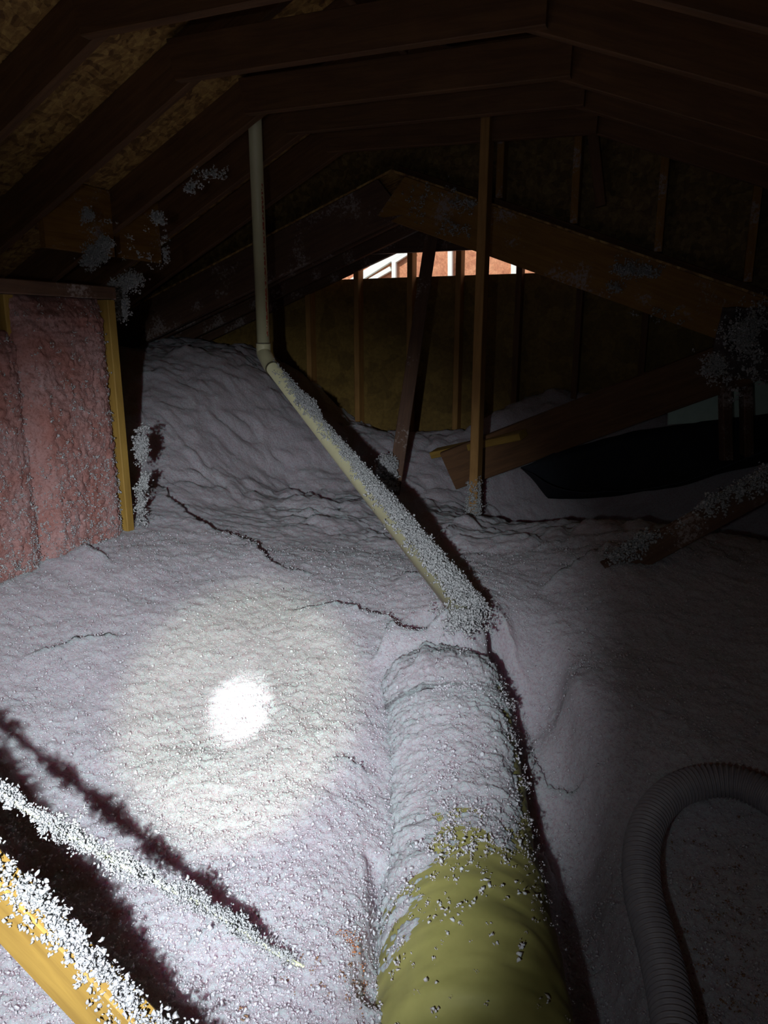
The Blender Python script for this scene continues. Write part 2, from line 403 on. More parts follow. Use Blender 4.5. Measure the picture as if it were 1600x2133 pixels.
def surf(X, Y, fine=True):
    P3 = np.stack([X, Y, X*0+0.37], 1)
    h = base_h(X, Y)
    h += 0.030*fbm(P3, 1.7, 2)
    wx = X+0.03*vnoise(P3*9); wy = Y+0.03*vnoise(P3*9+31)
    for pts, z, amp, wid in LEDGE:
        Q = np.array([on(a, b, z)[:2] for a, b in pts])
        best = np.full(len(X), 9.0); side = np.zeros(len(X)); along = np.zeros(len(X)); tot = 0
        lens = np.linalg.norm(np.diff(Q, axis=0), axis=1); acc = 0
        for k in range(len(Q)-1):
            a = Q[k]; b = Q[k+1]; e = b-a
            t = np.clip(((wx-a[0])*e[0]+(wy-a[1])*e[1])/(e@e), 0, 1)
            dx = wx-a[0]-t*e[0]; dy = wy-a[1]-t*e[1]; d = np.hypot(dx, dy)
            cr = e[0]*dy-e[1]*dx; m = d < best
            best[m] = d[m]; side[m] = np.sign(cr[m]); along[m] = (acc+t[m]*lens[k]); acc += lens[k]
        tot = lens.sum(); u = along/tot
        fade = np.clip(np.minimum(u, 1-u)*5, 0, 1)
        near = side < 0                       # camera side
        h += np.where(near, amp*fade*np.exp(-best/wid)*np.clip(best/0.006, 0, 1), -0.35*amp*fade*np.exp(-best/(wid*0.35)))
    for pts, z, dep, wid in TRENCH:
        Q = np.array([on(a, b, z)[:2] for a, b in pts]); best = np.full(len(X), 9.0); al = np.zeros(len(X)); K = len(Q)-1
        for k in range(K):
            a = Q[k]; e = Q[k+1]-a; t = np.clip(((wx-a[0])*e[0]+(wy-a[1])*e[1])/(e@e), 0, 1)
            d = np.hypot(wx-a[0]-t*e[0], wy-a[1]-t*e[1]); m = d < best; best[m] = d[m]; al[m] = (k+t[m])/K
        h -= dep*np.exp(-(best/wid)**4)*np.clip(al*6, 0, 1)
    if fine:
        P = np.stack([X, Y*1.1, h*1.0], 1); Pa = P+0.08*np.stack([vnoise(P*5), vnoise(P*5+9), X*0], 1)
        h += 0.012*fbm(P, 6, 3)+np.clip(Y-2.5, 0, 0.5)*0.07*fbm(Pa, 6, 3, True)
        Pw = P+0.02*np.stack([vnoise(P*22), vnoise(P*22+9), X*0], 1)
        h += 0.007*fbm(Pw*np.array([1, 1.3, 1]), 30, 3, True)
        h += 0.006*fbm(P, 90, 3)
    return h
def hz(x, y): return float(surf(np.array([x]), np.array([y]), False)[0])

# ------------------------------------------------------------------ structure
# drywall ceiling of the rooms below, the attic's own floor
def box(name, x0, x1, y0, y1, z0, z1, mat, parent=None):
    V = [(x, y, z) for x in (x0, x1) for y in (y0, y1) for z in (z0, z1)]
    Fc = [(0, 1, 3, 2), (4, 6, 7, 5), (0, 4, 5, 1), (2, 3, 7, 6), (0, 2, 6, 4), (1, 5, 7, 3)]
    return mesh_obj(name, V, Fc, mat, parent)
tag(box('floor', -4.6, 3.2, -2.6, 4.95, -1.5, -1.45, M['drywall']), kind='structure')

# underside heights of the two roofs
LZ = lambda x: 1.815+0.5*x             # main roof, left slope (rafter bottoms)
RZ = lambda x: 0.688-0.385*x           # main roof, right slope
AX, AZ = -1.2734, 1.1783
RD = 0.19                              # rafter depth measured upright
YG = 3.92                              # end of the main roof
LAX, LAZ, LS, LD = -1.60, 0.61, 0.37, 0.25   # lower gable roof beyond
def slab(name, pts, t, mat, kind='structure'):
    """roof sheet: four corner points of its underside, t thick upward"""
    V = [tuple(p) for p in pts]+[(p[0], p[1], p[2]+t) for p in pts]
    Fc = [(0, 1, 2, 3), (7, 6, 5, 4), (0, 4, 5, 1), (1, 5, 6, 2), (2, 6, 7, 3), (3, 7, 4, 0)]
    return tag(mesh_obj(name, V, Fc, mat), kind=kind)
Y0, Y1 = -2.6, YG+0.10
slab('ceiling', [(-4.6, Y0, LZ(-4.6)+RD), (AX, Y0, AZ+RD), (AX, Y1, AZ+RD), (-4.6, Y1, LZ(-4.6)+RD)], 0.012, M['osb'])
slab('ceiling', [(AX, Y0, AZ+RD), (3.2, Y0, RZ(3.2)+RD), (3.2, Y1, RZ(3.2)+RD), (AX, Y1, AZ+RD)], 0.012, M['osb'])
Y2 = 5.15
slab('ceiling', [(-4.6, Y1-0.15, LAZ+LD-LS*3.0), (LAX, Y1-0.15, LAZ+LD), (LAX, Y2, LAZ+LD), (-4.6, Y2, LAZ+LD-LS*3.0)], 0.012, M['osb'])
slab('ceiling', [(LAX, Y1-0.15, LAZ+LD), (3.2, Y1-0.15, LAZ+LD-LS*4.8), (3.2, Y2, LAZ+LD-LS*4.8), (LAX, Y2, LAZ+LD)], 0.012, M['osb'])
# far gable wall sheet with its open strip, end wall of the main roof above the lower one, closed sides behind the camera
def prism(name, poly, y, t, mat):
    n = len(poly)
    V = [(x, y, z) for x, z in poly]+[(x, y+t, z) for x, z in poly]
    Fc = [tuple(range(n)), tuple(range(2*n-1, n-1, -1))]+[(k, k+n, (k+1) % n+n, (k+1) % n) for k in range(n)]
    return tag(mesh_obj(name, V, Fc, mat), kind='structure')
prism('wall_far', [(-4.6, -1.45), (3.2, -1.45), (3.2, 0.40), (-4.6, 0.40)], 4.90, 0.012, M['ply'])
up_poly = [(-3.6, LZ(-3.6)+RD), (AX, AZ+RD), (3.2, RZ(3.2)+RD), (3.2, LAZ+LD-LS*4.8), (LAX, LAZ+LD), (-3.6, LAZ+LD-LS*2.0)]
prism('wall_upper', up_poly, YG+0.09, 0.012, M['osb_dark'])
prism('wall_back', [(-4.6, -1.45), (3.2, -1.45), (3.2, 1.6), (-4.6, 1.6)], Y0, 0.012, M['ply'])
tag(box('wall_left', -4.6, -4.59, Y0, Y2, -1.45, 0.2, M['ply']), kind='structure')
tag(box('wall_right', 3.19, 3.2, Y0, Y2, -1.45, 0.2, M['ply']), kind='structure')

# loose insulation blanket
th = np.radians(np.arange(-84, 60.01, 0.21)); rr = np.exp(np.arange(math.log(0.42), math.log(6.2), 0.0036))
TH, RR = np.meshgrid(th, rr, indexing='xy')
X = (RR*np.sin(TH)).ravel(); Y = (RR*np.cos(TH)).ravel()
X = np.clip(X, -4.5, 3.1); Y = np.clip(Y, -0.5, 4.895)
Z = surf(X, Y)
# nudge sideways for overhung, woolly lumps
P3 = np.stack([X, Y, Z], 1)
jx = 0.006*fbm(P3+5, 30, 2); jy = 0.006*fbm(P3+11, 30, 2)
ins = (X > -4.49) & (X < 3.09) & (Y < 4.89)
V = np.stack([X+jx*ins, Y+jy*ins, Z], 1)
nr, nt_ = len(rr), len(th)
i, k = np.meshgrid(np.arange(nr-1), np.arange(nt_-1), indexing='ij'); i = i.ravel(); k = k.ravel()
Fq = np.stack([i*nt_+k, i*nt_+k+1, (i+1)*nt_+k+1, (i+1)*nt_+k], 1)
q = V[Fq]; area = np.linalg.norm(np.cross(q[:, 2]-q[:, 0], q[:, 3]-q[:, 1]), axis=1)
Fq = Fq[(area > 1e-9)]
gi = fast_mesh('blown_insulation', V, Fq[:, ::-1], M['insul'])
nt2 = 150000
tt = rng.uniform(math.radians(-60), math.radians(12), nt2); tr = np.exp(rng.uniform(math.log(0.5), math.log(2.9), nt2))
tx, ty = tr*np.sin(tt), tr*np.cos(tt); okk = (tx > -1.98)
tx, ty = tx[okk], ty[okk]; tz = surf(tx, ty)
tf = fluff('wool_tufts', np.stack([tx, ty, tz+0.001], 1), 0.0027+0.0035*rng.random(len(tx))**2, M['tuft'], gi, dup=1)
tag(tf, kind='stuff')
tag(gi, 'pinkish white loose blown insulation heaped over the whole attic floor', 'insulation', kind='stuff')

# ------------------------------------------------------------------ main roof timber
ORD = ['nearest', 'second', 'third', 'fourth', 'fifth', 'sixth']
RY = [1.56, 2.0, 2.455, 2.91, 3.25, 3.65]
for n, y in enumerate(RY):
    t = 0.038
    # left rafter: upright depth RD, plumb cut at the ridge
    cs = math.cos(math.atan(0.5)); h = RD*cs
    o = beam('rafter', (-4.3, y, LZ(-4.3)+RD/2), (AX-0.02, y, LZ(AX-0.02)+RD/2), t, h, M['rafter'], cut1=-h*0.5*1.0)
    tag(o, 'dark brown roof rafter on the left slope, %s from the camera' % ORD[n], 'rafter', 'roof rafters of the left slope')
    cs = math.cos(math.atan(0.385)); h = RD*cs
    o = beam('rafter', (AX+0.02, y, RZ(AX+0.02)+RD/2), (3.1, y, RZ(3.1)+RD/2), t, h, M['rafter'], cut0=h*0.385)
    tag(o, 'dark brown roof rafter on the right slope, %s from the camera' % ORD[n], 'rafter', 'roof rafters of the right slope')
tag(beam('ridge_board', (AX, -2.5, AZ+0.09), (AX, YG+0.08, AZ+0.09), 0.03, 0.19, M['rafter'], side=(1, 0, 0)),
    'long wooden ridge board along the top of the main roof', 'beam')
for n, y in enumerate(RY[:]):
    yy = y-0.038
    o = beam('collar_tie', (-1.86, yy, 0.97+0.004*n), (-0.50, yy, 0.97-0.004*n), 0.038, 0.14, M['rafter'], cut0=-0.03)
    tag(o, 'brown horizontal collar tie across the peak, %s from the camera' % ORD[n], 'collar tie', 'collar ties under the ridge')

# studs of the upper end wall and the sloped plates above the big rafter
for n, x in enumerate((-1.02, -0.63, -0.22, 0.19, 0.60)):
    z0 = LAZ+LD-LS*(x-LAX)+0.05; z1 = RZ(x)+RD-0.03
    o = beam('gable_stud', (x, YG+0.045, z0), (x, YG+0.045, z1), 0.089, 0.038, M['rafter_dusty'])
    tag(o, 'short upright stud on the upper gable wall, %s from its left' % ['first', 'second', 'third', 'fourth', 'fifth'][n], 'stud', 'studs on the upper gable wall')
o = beam('diagonal_brace', (-0.62+0.05, YG-0.02, 1.0), (-0.50, YG-0.02, 0.62), 0.038, 0.05, M['rafter'])
tag(o, 'thin leaning brace on the upper gable wall beside the second stud', 'brace')
# big sloping rafters of the lower gable roof
def lz(x): return LAZ-LS*abs(x-LAX)
h = LD*math.cos(math.atan(LS))
yb = YG-0.03
bigR = beam('header_rafter', (LAX+0.0, yb, lz(LAX)+LD/2), (0.30, yb, lz(0.30)+LD/2), 0.045, h, M['rafter_dusty'], cut0=h*LS, cut1=h*0.3)
tag(bigR, 'wide dusty brown board sloping down to the right under the upper gable wall', 'rafter')
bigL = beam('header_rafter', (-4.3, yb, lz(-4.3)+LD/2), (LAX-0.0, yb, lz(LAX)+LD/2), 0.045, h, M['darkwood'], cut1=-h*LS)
tag(bigL, 'wide dark board sloping down to the left behind the standing pipe', 'rafter')
o = beam('sole_plate', (LAX+0.02, YG+0.04, lz(LAX)+LD+0.02), (1.2, YG+0.04, lz(1.2)+LD+0.02), 0.089, 0.038, M['rafter'])
tag(o, 'narrow sloping plate lying along the top of the wide dusty board', 'plate')
for n, y in enumerate((4.22, 4.55, 4.82)):
    for sgn, nm in ((-1, 'left'), (1, 'right')):
        x1 = -4.3 if sgn < 0 else 2.6
        a = (x1, y, lz(x1)+LD/2+0.035); b_ = (LAX+sgn*0.01, y, lz(LAX)+LD/2+0.035)
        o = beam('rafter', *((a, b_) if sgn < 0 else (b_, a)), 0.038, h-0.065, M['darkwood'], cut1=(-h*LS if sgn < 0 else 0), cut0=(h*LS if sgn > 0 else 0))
        tag(o, 'dark rafter on the %s slope of the low far roof, %s of three' % (nm, ['nearest', 'middle', 'farthest'][n]), 'rafter', 'rafters of the low far roof')
zt = onY(815, 528, 4.74)[2]
tag(beam('tie_beam', (-2.3, 4.74, zt+0.06), (-0.9, 4.74, zt+0.06), 0.038, 0.12, M['darkwood']),
    'dark level tie beam just above the bright open strip', 'beam')

# far wall studs
for n, px in enumerate((540, 640, 742, 852, 952, 1078, 1205, 1345, 1500)):
    x = onY(px, 650, 4.81)[0]
    zt_ = min(0.62, lz(x)+0.10); zb = hz(x, 4.8)-0.12
    o = beam('wall_stud', (x, 4.855, zb), (x, 4.855, zt_), 0.089, 0.038, M['post'] if n < 5 else M['rafter'])
    tag(o, 'upright stud against the far plywood wall, %s from the left' % ['first', 'second', 'third', 'fourth', 'fifth', 'sixth', 'seventh', 'eighth', 'ninth'][n],
        'stud', 'studs of the far wall')

# ------------------------------------------------------------------ what shows outside through the strip
YO = 7.0
out = mesh_obj('outer_wall', [(-6.5, YO, -0.6), (1.5, YO, -0.6), (1.5, YO, 2.2), (-6.5, YO, 2.2), (-6.5, YO+.05, -0.6), (1.5, YO+.05, -0.6), (1.5, YO+.05, 2.2), (-6.5, YO+.05, 2.2)],
               [(0, 1, 2, 3), (7, 6, 5, 4), (0, 4, 5, 1), (1, 5, 6, 2), (2, 6, 7, 3), (3, 7, 4, 0)], M['osb_out'])
tag(out, 'sunlit orange strand board wall outside beyond the open strip', 'wall')
def trimb(name, a, b, w, label, y=YO-0.03, t=0.04):
    o = beam(name, onY(*a, y), onY(*b, y), t, w, M['white_paint'])
    tag(o, label, 'trim board', 'white boards outside the open strip')
trimb('trim_board', (690, 616), (860, 508), 0.075, 'upper slanting white board seen outside at the strip\'s left end')
trimb('trim_board', (735, 606), (815, 560), 0.045, 'lower slanting white board seen outside at the strip\'s left end')
trimb('trim_board', (822, 600), (822, 545), 0.045, 'short upright white board outside joining the slanting boards')
trimb('trim_board', (818, 548), (862, 520), 0.04, 'short white board outside sloping up from the short upright one')
trimb('trim_board', (938, 620), (938, 480), 0.045, 'tall white upright board outside in the middle of the strip')
trimb('trim_board', (1071, 620), (1071, 480), 0.05, 'tall white upright board outside near the right end of the strip')
tag(box('outer_ground', -9, 5, 5.3, 7.6, -1.6, -1.5, M['debris']), 'pale bare ground outside below the orange wall', 'ground')

# ------------------------------------------------------------------ knee wall with pink batts, left
kx = -2.0
ys = [0.75, 1.16, 1.565, 1.725+0.0, 2.14]
STY = [1.33, 1.735, 2.145]
for n, y in enumerate(STY):
    xs = kx-0.045-(0.035 if n < 2 else 0)
    o = beam('knee_wall_stud', (xs, y, -0.95), (xs, y, 0.13), 0.038, 0.089, M['lumber'], side=(0, 1, 0))
    tag(o, ['wooden knee wall stud at the photo\'s left edge beside the torn pink wool', 'wooden knee wall stud between the two pink batts', 'golden end stud of the knee wall, right of the pink batts'][n], 'stud', 'knee wall studs')
tag(beam('top_plate', (kx-0.045, 0.3, 0.155), (kx-0.045, 2.17, 0.155), 0.089, 0.045, M['darkwood'], side=(1, 0, 0)),
    'dark plate lying along the top of the knee wall on the left', 'plate')
def batt(y0, y1, z0, z1, bulge, label, seed, xf=kx):
    ny, nz = 90, 230
    u, v = np.meshgrid(np.linspace(0, 1, ny), np.linspace(0, 1, nz), indexing='xy')
    u = u.ravel(); v = v.ravel()
    edge = np.minimum(np.minimum(u, 1-u)*6, 1)**0.5*np.minimum(np.minimum(v, 1-v)*14, 1)**0.5
    yv = y0+(y1-y0)*u; zv = z0+(z1-z0)*v
    P = np.stack([yv+seed, zv, yv*0+seed], 1)
    xx = xf-0.05+edge*(0.045+bulge*(0.6+0.4*np.sin(v*3))) + 0.010*fbm(P, 6, 3) + 0.010*fbm(P*[1, 1, 1], 30, 3, True)+0.004*fbm(P, 110, 2, True)
    Fv = np.stack([xx, yv+0.004*fbm(P, 40, 2), zv], 1)
    B = np.stack([xx*0+xf-0.085, yv, zv], 1)
    i, k = np.meshgrid(np.arange(nz-1), np.arange(ny-1), indexing='ij'); i = i.ravel(); k = k.ravel()
    f1 = np.stack([i*ny+k, i*ny+k+1, (i+1)*ny+k+1, (i+1)*ny+k], 1)
    nv = len(Fv); f2 = f1[:, ::-1]+nv
    rim = []
    loop = [j for j in range(ny)]+[r*ny+ny-1 for r in range(1, nz)]+[(nz-1)*ny+j for j in range(ny-2, -1, -1)]+[r*ny for r in range(nz-2, 0, -1)]
    for a, b_ in zip(loop, loop[1:]+loop[:1]): rim.append((b_, a, a+nv, b_+nv))
    o = fast_mesh('insulation_batt', np.concatenate([Fv, B]), np.concatenate([f1, f2, np.array(rim)]), M['batt'])
    tag(o, label, 'insulation batt', 'pink batts in the knee wall')
    # wisps of loose wool clinging to the batt, thicker low down
    r = rng.random((2600, 2)); keep = rng.random(2600) < (0.10+1.0*(1-r[:, 1])**2.0)
    r = r[keep]; idx = (r[:, 1]*(nz-1)).astype(int)*ny+(r[:, 0]*(ny-1)).astype(int)
    C = Fv[idx]+np.array([0.002, 0, 0])
    fluff('wool_wisps', C, 0.003+0.0045*rng.random(len(C))**2, M['fluff'], o, dup=7)['kind'] = 'stuff'
    return o
batt(1.728, 2.125, -0.86, 0.135, 0.02, 'tall pink fibreglass batt between studs, second from the left edge', 2.0)
batt(1.335, 1.742, -0.86, 0.02, 0.0, 'ragged pink fibreglass batt at the left edge of the photo', 7.0)
batt(0.9, 1.31, -0.86, 0.135, 0.0, 'pink batt nearest the camera beyond the left edge', 11.0)

# ------------------------------------------------------------------ standing and sloping waste pipe
pv = D(549, 722, 3.55); pr = 0.031
pt = np.array([pv[0], pv[1], LZ(pv[0])+RD])
pe = D(556, 752, 3.52); pd = D(968, 1282, 2.15)
pipe = empty('drain_pipe', (pd[0], pd[1], pd[2]))
tag(pipe, 'cream plastic drain pipe standing under the roof then sloping down into the wool', 'pipe')
def ploc(o, root): o.matrix_parent_inverse = Matrix.Translation(root.location).inverted(); return o
ploc(tube('upright_pipe', [pt, pt*0.5+pv*0.5, pv+np.array([0, 0, 0.01])], pr, M['pvc'], pipe, 32), pipe)
dirn = (pd-pe)/np.linalg.norm(pd-pe)
ploc(tube('sloping_pipe', [pe+dirn*0.02, (pe+pd)/2, pd], pr, M['pvc'], pipe, 32), pipe)
ez = pv+np.array([0, 0, 0.0]); el = resample([ez+np.array([0, 0, 0.015]), ez+np.array([0, 0, -0.03]), (ez*0.25+pe*0.75), pe+dirn*0.05, pe+dirn*0.09], 24)
ploc(tube('elbow', el, pr+0.0045, M['pvc'], pipe, 32), pipe)
ploc(tube('joint_ring', [ez+np.array([0, 0, 0.014]), ez+np.array([0, 0, 0.019])], pr+0.0052, M['ring'], pipe, 32), pipe)
ploc(tube('joint_ring', [pe+dirn*0.088, pe+dirn*0.093], pr+0.0052, M['ring'], pipe, 32), pipe)
# small printed marks down the upright pipe (unreadable in the photo)
pm = []
toc = -pv/np.linalg.norm(pv); sidev = np.cross([0, 0, 1], toc); sidev /= np.linalg.norm(sidev)
nrm = -(-toc*0.75 - sidev*0.0); nrm[2] = 0; nrm /= np.linalg.norm(nrm)
nr2 = nrm*math.cos(0.75)+np.cross([0, 0, 1.0], nrm)*math.sin(0.75)
Vv_, Ff_ = [], []; tg = np.cross([0, 0, 1.0], nr2); K_ = 60
for q in range(K_+1):
    z0 = pv[2]+0.05+q*0.0115
    for (a_, o_) in ((-0.005, 0.0004), (0.0, 0.0009), (0.005, 0.0004), (0.0, -0.002)):
        Vv_.append(np.array([pv[0], pv[1], z0])+nr2*(pr+o_)+tg*a_)
for q in range(K_):
    for c_ in range(4):
        Ff_.append((q*4+c_, q*4+(c_+1) % 4, q*4+4+(c_+1) % 4, q*4+4+c_))
Ff_ += [(3, 2, 1, 0), (K_*4, K_*4+1, K_*4+2, K_*4+3)]
po = mesh_obj('printed_marks', Vv_, Ff_, M['ink'], pipe); ploc(po, pipe)
# wool lying on the sloping pipe: light clumps above, a thick bank below
L_ = np.linalg.norm(pd-pe); upn = np.array([0, 0, 1.0])-dirn*dirn[2]; upn /= np.linalg.norm(upn); sdn = np.cross(dirn, upn)
if sdn@RT < 0: sdn = -sdn
C, Sz = [], []
for q in range(8000):
    u = random.random()**0.7; s_ = u*L_
    dens = np.interp(u, [0, .12, .2, .28, .34, .42, .55, 1], [.03, .12, .25, .8, .25, .15, .75, 1])
    if random.random() > dens: continue
    ht = np.interp(u, [0, .2, .28, .36, .5, .7, 1], [.002, .004, .02, .004, .008, .020, .030])
    a = random.gauss(0.5, 0.45) if u > 0.45 else random.gauss(0.3, 0.5)
    r_ = pr+ht*random.random()
    p = pe+dirn*s_+upn*math.cos(a)*r_+sdn*math.sin(a)*(r_+ht*0.4)
    C.append(p); Sz.append(0.003+0.005*random.random()+ht*0.08)
wo = fluff('loose_wool', C, Sz, M['fluff'])
tag(wo, 'bank of white wool tufts lying along the sloping pipe', 'insulation', kind='stuff')

C = [pd+np.array([random.gauss(0, .03), random.gauss(0, .03), -0.03+0.055*random.random()]) for q in range(260)]
tag(fluff('loose_wool', C, 0.010, M['fluff']), 'heap of white wool burying the low end of the sloping pipe', 'insulation', kind='stuff')
# ------------------------------------------------------------------ posts
pb = onY(984, 1070, 3.54)
post = beam('post', (pb[0], pb[1]+0.045, hz(pb[0], pb[1])-0.15), (pb[0]+0.004, pb[1]+0.045, RZ(pb[0])-0.02), 0.089, 0.044, M['post'])
tag(post, 'slim upright wooden post from roof to wool, in front of the bright strip', 'post')
a = D(903, 470, 3.95); b_ = D(818, 1010, 3.80)
b_[2] -= 0.05
tag(beam('leaning_post', b_, a, 0.038, 0.07, M['darkwood'], side=tuple(np.cross(b_-a, RT))),
    'dark leaning post with wool at its foot, left of the upright post', 'post')
def ring_fluff(name, base, n, r, hgt, size, label, parent=None, fade=1.5):
    C = []
    for q in range(n):
        a_ = random.random()*6.28; z = hgt*random.random()**fade
        C.append(base+np.array([math.cos(a_)*r*(1.0-0.2*z/hgt), math.sin(a_)*r*(1.0-0.2*z/hgt), z]))
    o = fluff(name, C, size*(0.6+0.8*rng.random(len(C))), M['fluff'])
    tag(o, label, 'insulation', kind='stuff'); return o
pbz = np.array([pb[0], pb[1]+0.02, hz(pb[0], pb[1])])
ring_fluff('loose_wool', pbz, 260, 0.032, 0.20, 0.009, 'white wool clinging to the foot of the upright post')
ring_fluff('loose_wool', np.array(b_)+np.array([-0.02, -0.03, 0.04]), 260, 0.045, 0.16, 0.012, 'white wool clinging to the foot of the dark leaning post')

# ------------------------------------------------------------------ strongback board over the pit, right
a = D(935, 980, 4.2); b_ = D(1585, 738, 3.5)
tag(beam('strongback_board', a, b_, 0.04, 0.235, M['rafter'], side=(FW[0], FW[1], 0)),
    'wide brown board on edge rising to the right over the dark pit', 'board')
# timber at its low end
a = D(905, 945, 4.3); b_ = D(1090, 905, 3.9)
tag(beam('joist_end', a, b_, 0.09, 0.04, M['lumber'], side=(FW[0], FW[1], 0)),
    'short flat board end poking out of the wool left of the wide board', 'board')
# pale green board past the pit
zc = D(1450, 855, 4.1)
pg = D(1395, 870, 3.9); pg2 = D(1620, 850, 3.9)
gp = beam('green_board', D(1393, 835, 3.85), D(1680, 815, 3.85), 0.016, 0.26, M['teal'], side=(FW[0], FW[1], 0))
tag(gp, 'pale green board glimpsed under the wide board at the right', 'board')
for n, px in enumerate((1512, 1555)):
    tag(beam('stud', D(px, 960, 3.6), D(px-3, 740, 3.6), 0.06, 0.045, M['darkwood'], side=(FW[0], FW[1], 0)),
        ['dark upright stud crossing the pale green board', 'dark upright stud at the right of the pale green board'][n], 'stud', 'studs before the green board')
# added dark sheet sagging across the pit, standing in for its shade
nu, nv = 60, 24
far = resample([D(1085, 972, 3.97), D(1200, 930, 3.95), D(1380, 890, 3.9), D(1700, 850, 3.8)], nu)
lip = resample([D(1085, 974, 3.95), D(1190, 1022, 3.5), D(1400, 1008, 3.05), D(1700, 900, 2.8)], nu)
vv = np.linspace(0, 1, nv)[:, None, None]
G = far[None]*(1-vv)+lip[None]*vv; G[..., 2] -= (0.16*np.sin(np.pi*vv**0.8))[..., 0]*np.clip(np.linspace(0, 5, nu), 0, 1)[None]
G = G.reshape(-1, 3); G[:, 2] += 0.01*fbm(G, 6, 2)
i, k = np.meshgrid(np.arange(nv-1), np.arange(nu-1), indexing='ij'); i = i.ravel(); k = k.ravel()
sh = fast_mesh('pit_shade_sheet', G, np.stack([i*nu+k, i*nu+k+1, (i+1)*nu+k+1, (i+1)*nu+k], 1), M['sheet'])
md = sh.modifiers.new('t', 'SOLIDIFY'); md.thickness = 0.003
tag(sh, 'added blue-black sheet standing in for the shade of the hollow under the wide board', 'sheet')
# right low brace with wool
a = D(1265, 1195, 2.55); b_ = D(1700, 955, 2.45)
br = beam('low_brace', a, b_, 0.04, 0.089, M['darkwood'], side=(FW[0], FW[1], 0))
tag(br, 'dusty brown brace slanting up to the right edge, wool on its top', 'brace')
C = []
dd = np.array(b_)-np.array(a)
for q in range(900):
    u = random.random()
    w_ = np.interp(u, [0, .05, .18, .24, .42, .47, .6, .8, 1], [1, 1, .9, .05, .05, 1, .9, .6, .3])
    if random.random() > w_: continue
    C.append(np.array(a)+dd*u+np.array([0, 0, 1])*(0.045+0.03*random.random()*w_)+FW*random.uniform(-.03, .02)-np.array([0, 0, 0.06])*(random.random()**3))
tag(fluff('loose_wool', C, 0.006+0.008*rng.random(len(C)), M['fluff']), 'wool caught on top of the low brace at the right', 'insulation', kind='stuff')
# crumpled black felt hanging at the end of the wide dusty board
def crumple(name, pts4, mat, label, amp=0.05, n=40):
    a_, b2, c_, d_ = [np.array(p) for p in pts4]
    u, v = np.meshgrid(np.linspace(0, 1, n), np.linspace(0, 1, n), indexing='xy'); u = u.ravel()[:, None]; v = v.ravel()[:, None]
    P = (a_*(1-u)+b2*u)*(1-v)+(d_*(1-u)+c_*u)*v
    nn = np.cross(b2-a_, d_-a_); nn /= np.linalg.norm(nn)
    P = P+nn*(amp*fbm(P*1.0, 5, 4, True))[:, None]+(0.02*fbm(P+3, 14, 2))[:, None]*(b2-a_)
    i, k = np.meshgrid(np.arange(n-1), np.arange(n-1), indexing='ij'); i = i.ravel(); k = k.ravel()
    f = np.stack([i*n+k, i*n+k+1, (i+1)*n+k+1, (i+1)*n+k], 1)
    o = fast_mesh(name, P, f, mat)
    md = o.modifiers.new('t', 'SOLIDIFY'); md.thickness = 0.004
    return o, P
fo, fp = crumple('felt_flap', [D(1505, 640, 3.0), D(1680, 640, 2.9), D(1680, 810, 2.85), D(1480, 775, 2.95)], M['felt'], '')
tag(fo, 'crumpled black felt flap with wool stuck on it at the right edge', 'felt')
cl = []
for (cx, cy, sp, nn) in ((1548, 690, 22, 150), (1555, 720, 14, 60), (1492, 760, 16, 70), (1480, 772, 10, 30), (1590, 655, 25, 60), (1590, 760, 25, 40), (1525, 790, 30, 25)):
    for q in range(nn): cl.append(D(random.gauss(cx, sp), random.gauss(cy, sp*.8), 2.88+0.02*random.random()))
tag(fluff('loose_wool', cl, 0.005+0.007*rng.random(len(cl)), M['fluff']), 'wool stuck on the black felt flap', 'insulation', kind='stuff')
# wool patches on the wide dusty board and on the rafters at the left eave
def patch(spots, plane, size, label):
    C = []
    for (cx, cy, sx, sy, nn) in spots:
        for q in range(nn): C.append(plane(random.gauss(cx, sx), random.gauss(cy, sy)))
    tag(fluff('loose_wool', C, size*(0.5+rng.random(len(C))), M['fluff']), label, 'insulation', kind='stuff')
patch([(1305, 560, 16, 8, 110), (1345, 566, 18, 6, 70), (1280, 600, 8, 5, 30), (965, 425, 14, 8, 40), (945, 475, 16, 10, 40), (900, 415, 30, 18, 30), (1370, 655, 30, 8, 14), (870, 440, 10, 16, 10)],
      lambda x, y: onY(x, y, yb-0.03), 0.008, 'wool patches stuck on the wide dusty sloping board')
patch([(182, 448, 7, 6, 60), (200, 528, 10, 9, 200), (188, 542, 9, 7, 90), (216, 505, 6, 6, 70), (330, 452, 6, 5, 50), (345, 520, 3, 25, 26),
       (400, 390, 12, 6, 26), (440, 362, 16, 6, 26), (268, 585, 11, 8, 190), (243, 600, 8, 8, 110), (254, 640, 6, 13, 150), (300, 540, 25, 18, 10), (240, 500, 35, 35, 16)],
      lambda x, y: onY(x, y, 2.42-0.0*x), 0.0075, 'wool caught on the rafter ends above the knee wall')
patch([(294, 930, 5, 16, 120), (300, 1010, 4, 14, 30), (292, 1060, 6, 25, 60)], lambda x, y: onY(x, y, 2.20), 0.009, 'small bank of white wool on the foot of the golden end stud')
# blocking board between rafters at the left eave
for n, (y0, y1) in enumerate(((2.475, 2.89), (2.93, 3.23))):
    x = -2.66
    o = beam('blocking_board', (x, y0, LZ(x)+0.04), (x, y1, LZ(x)+0.04), 0.03, 0.30, M['rafter_dusty'], side=(1, 0, 0))
    tag(o, ['dusty blocking board between the third and fourth left rafters', 'dusty blocking board between the fourth and fifth left rafters'][n], 'board', 'blocking between the left rafters')

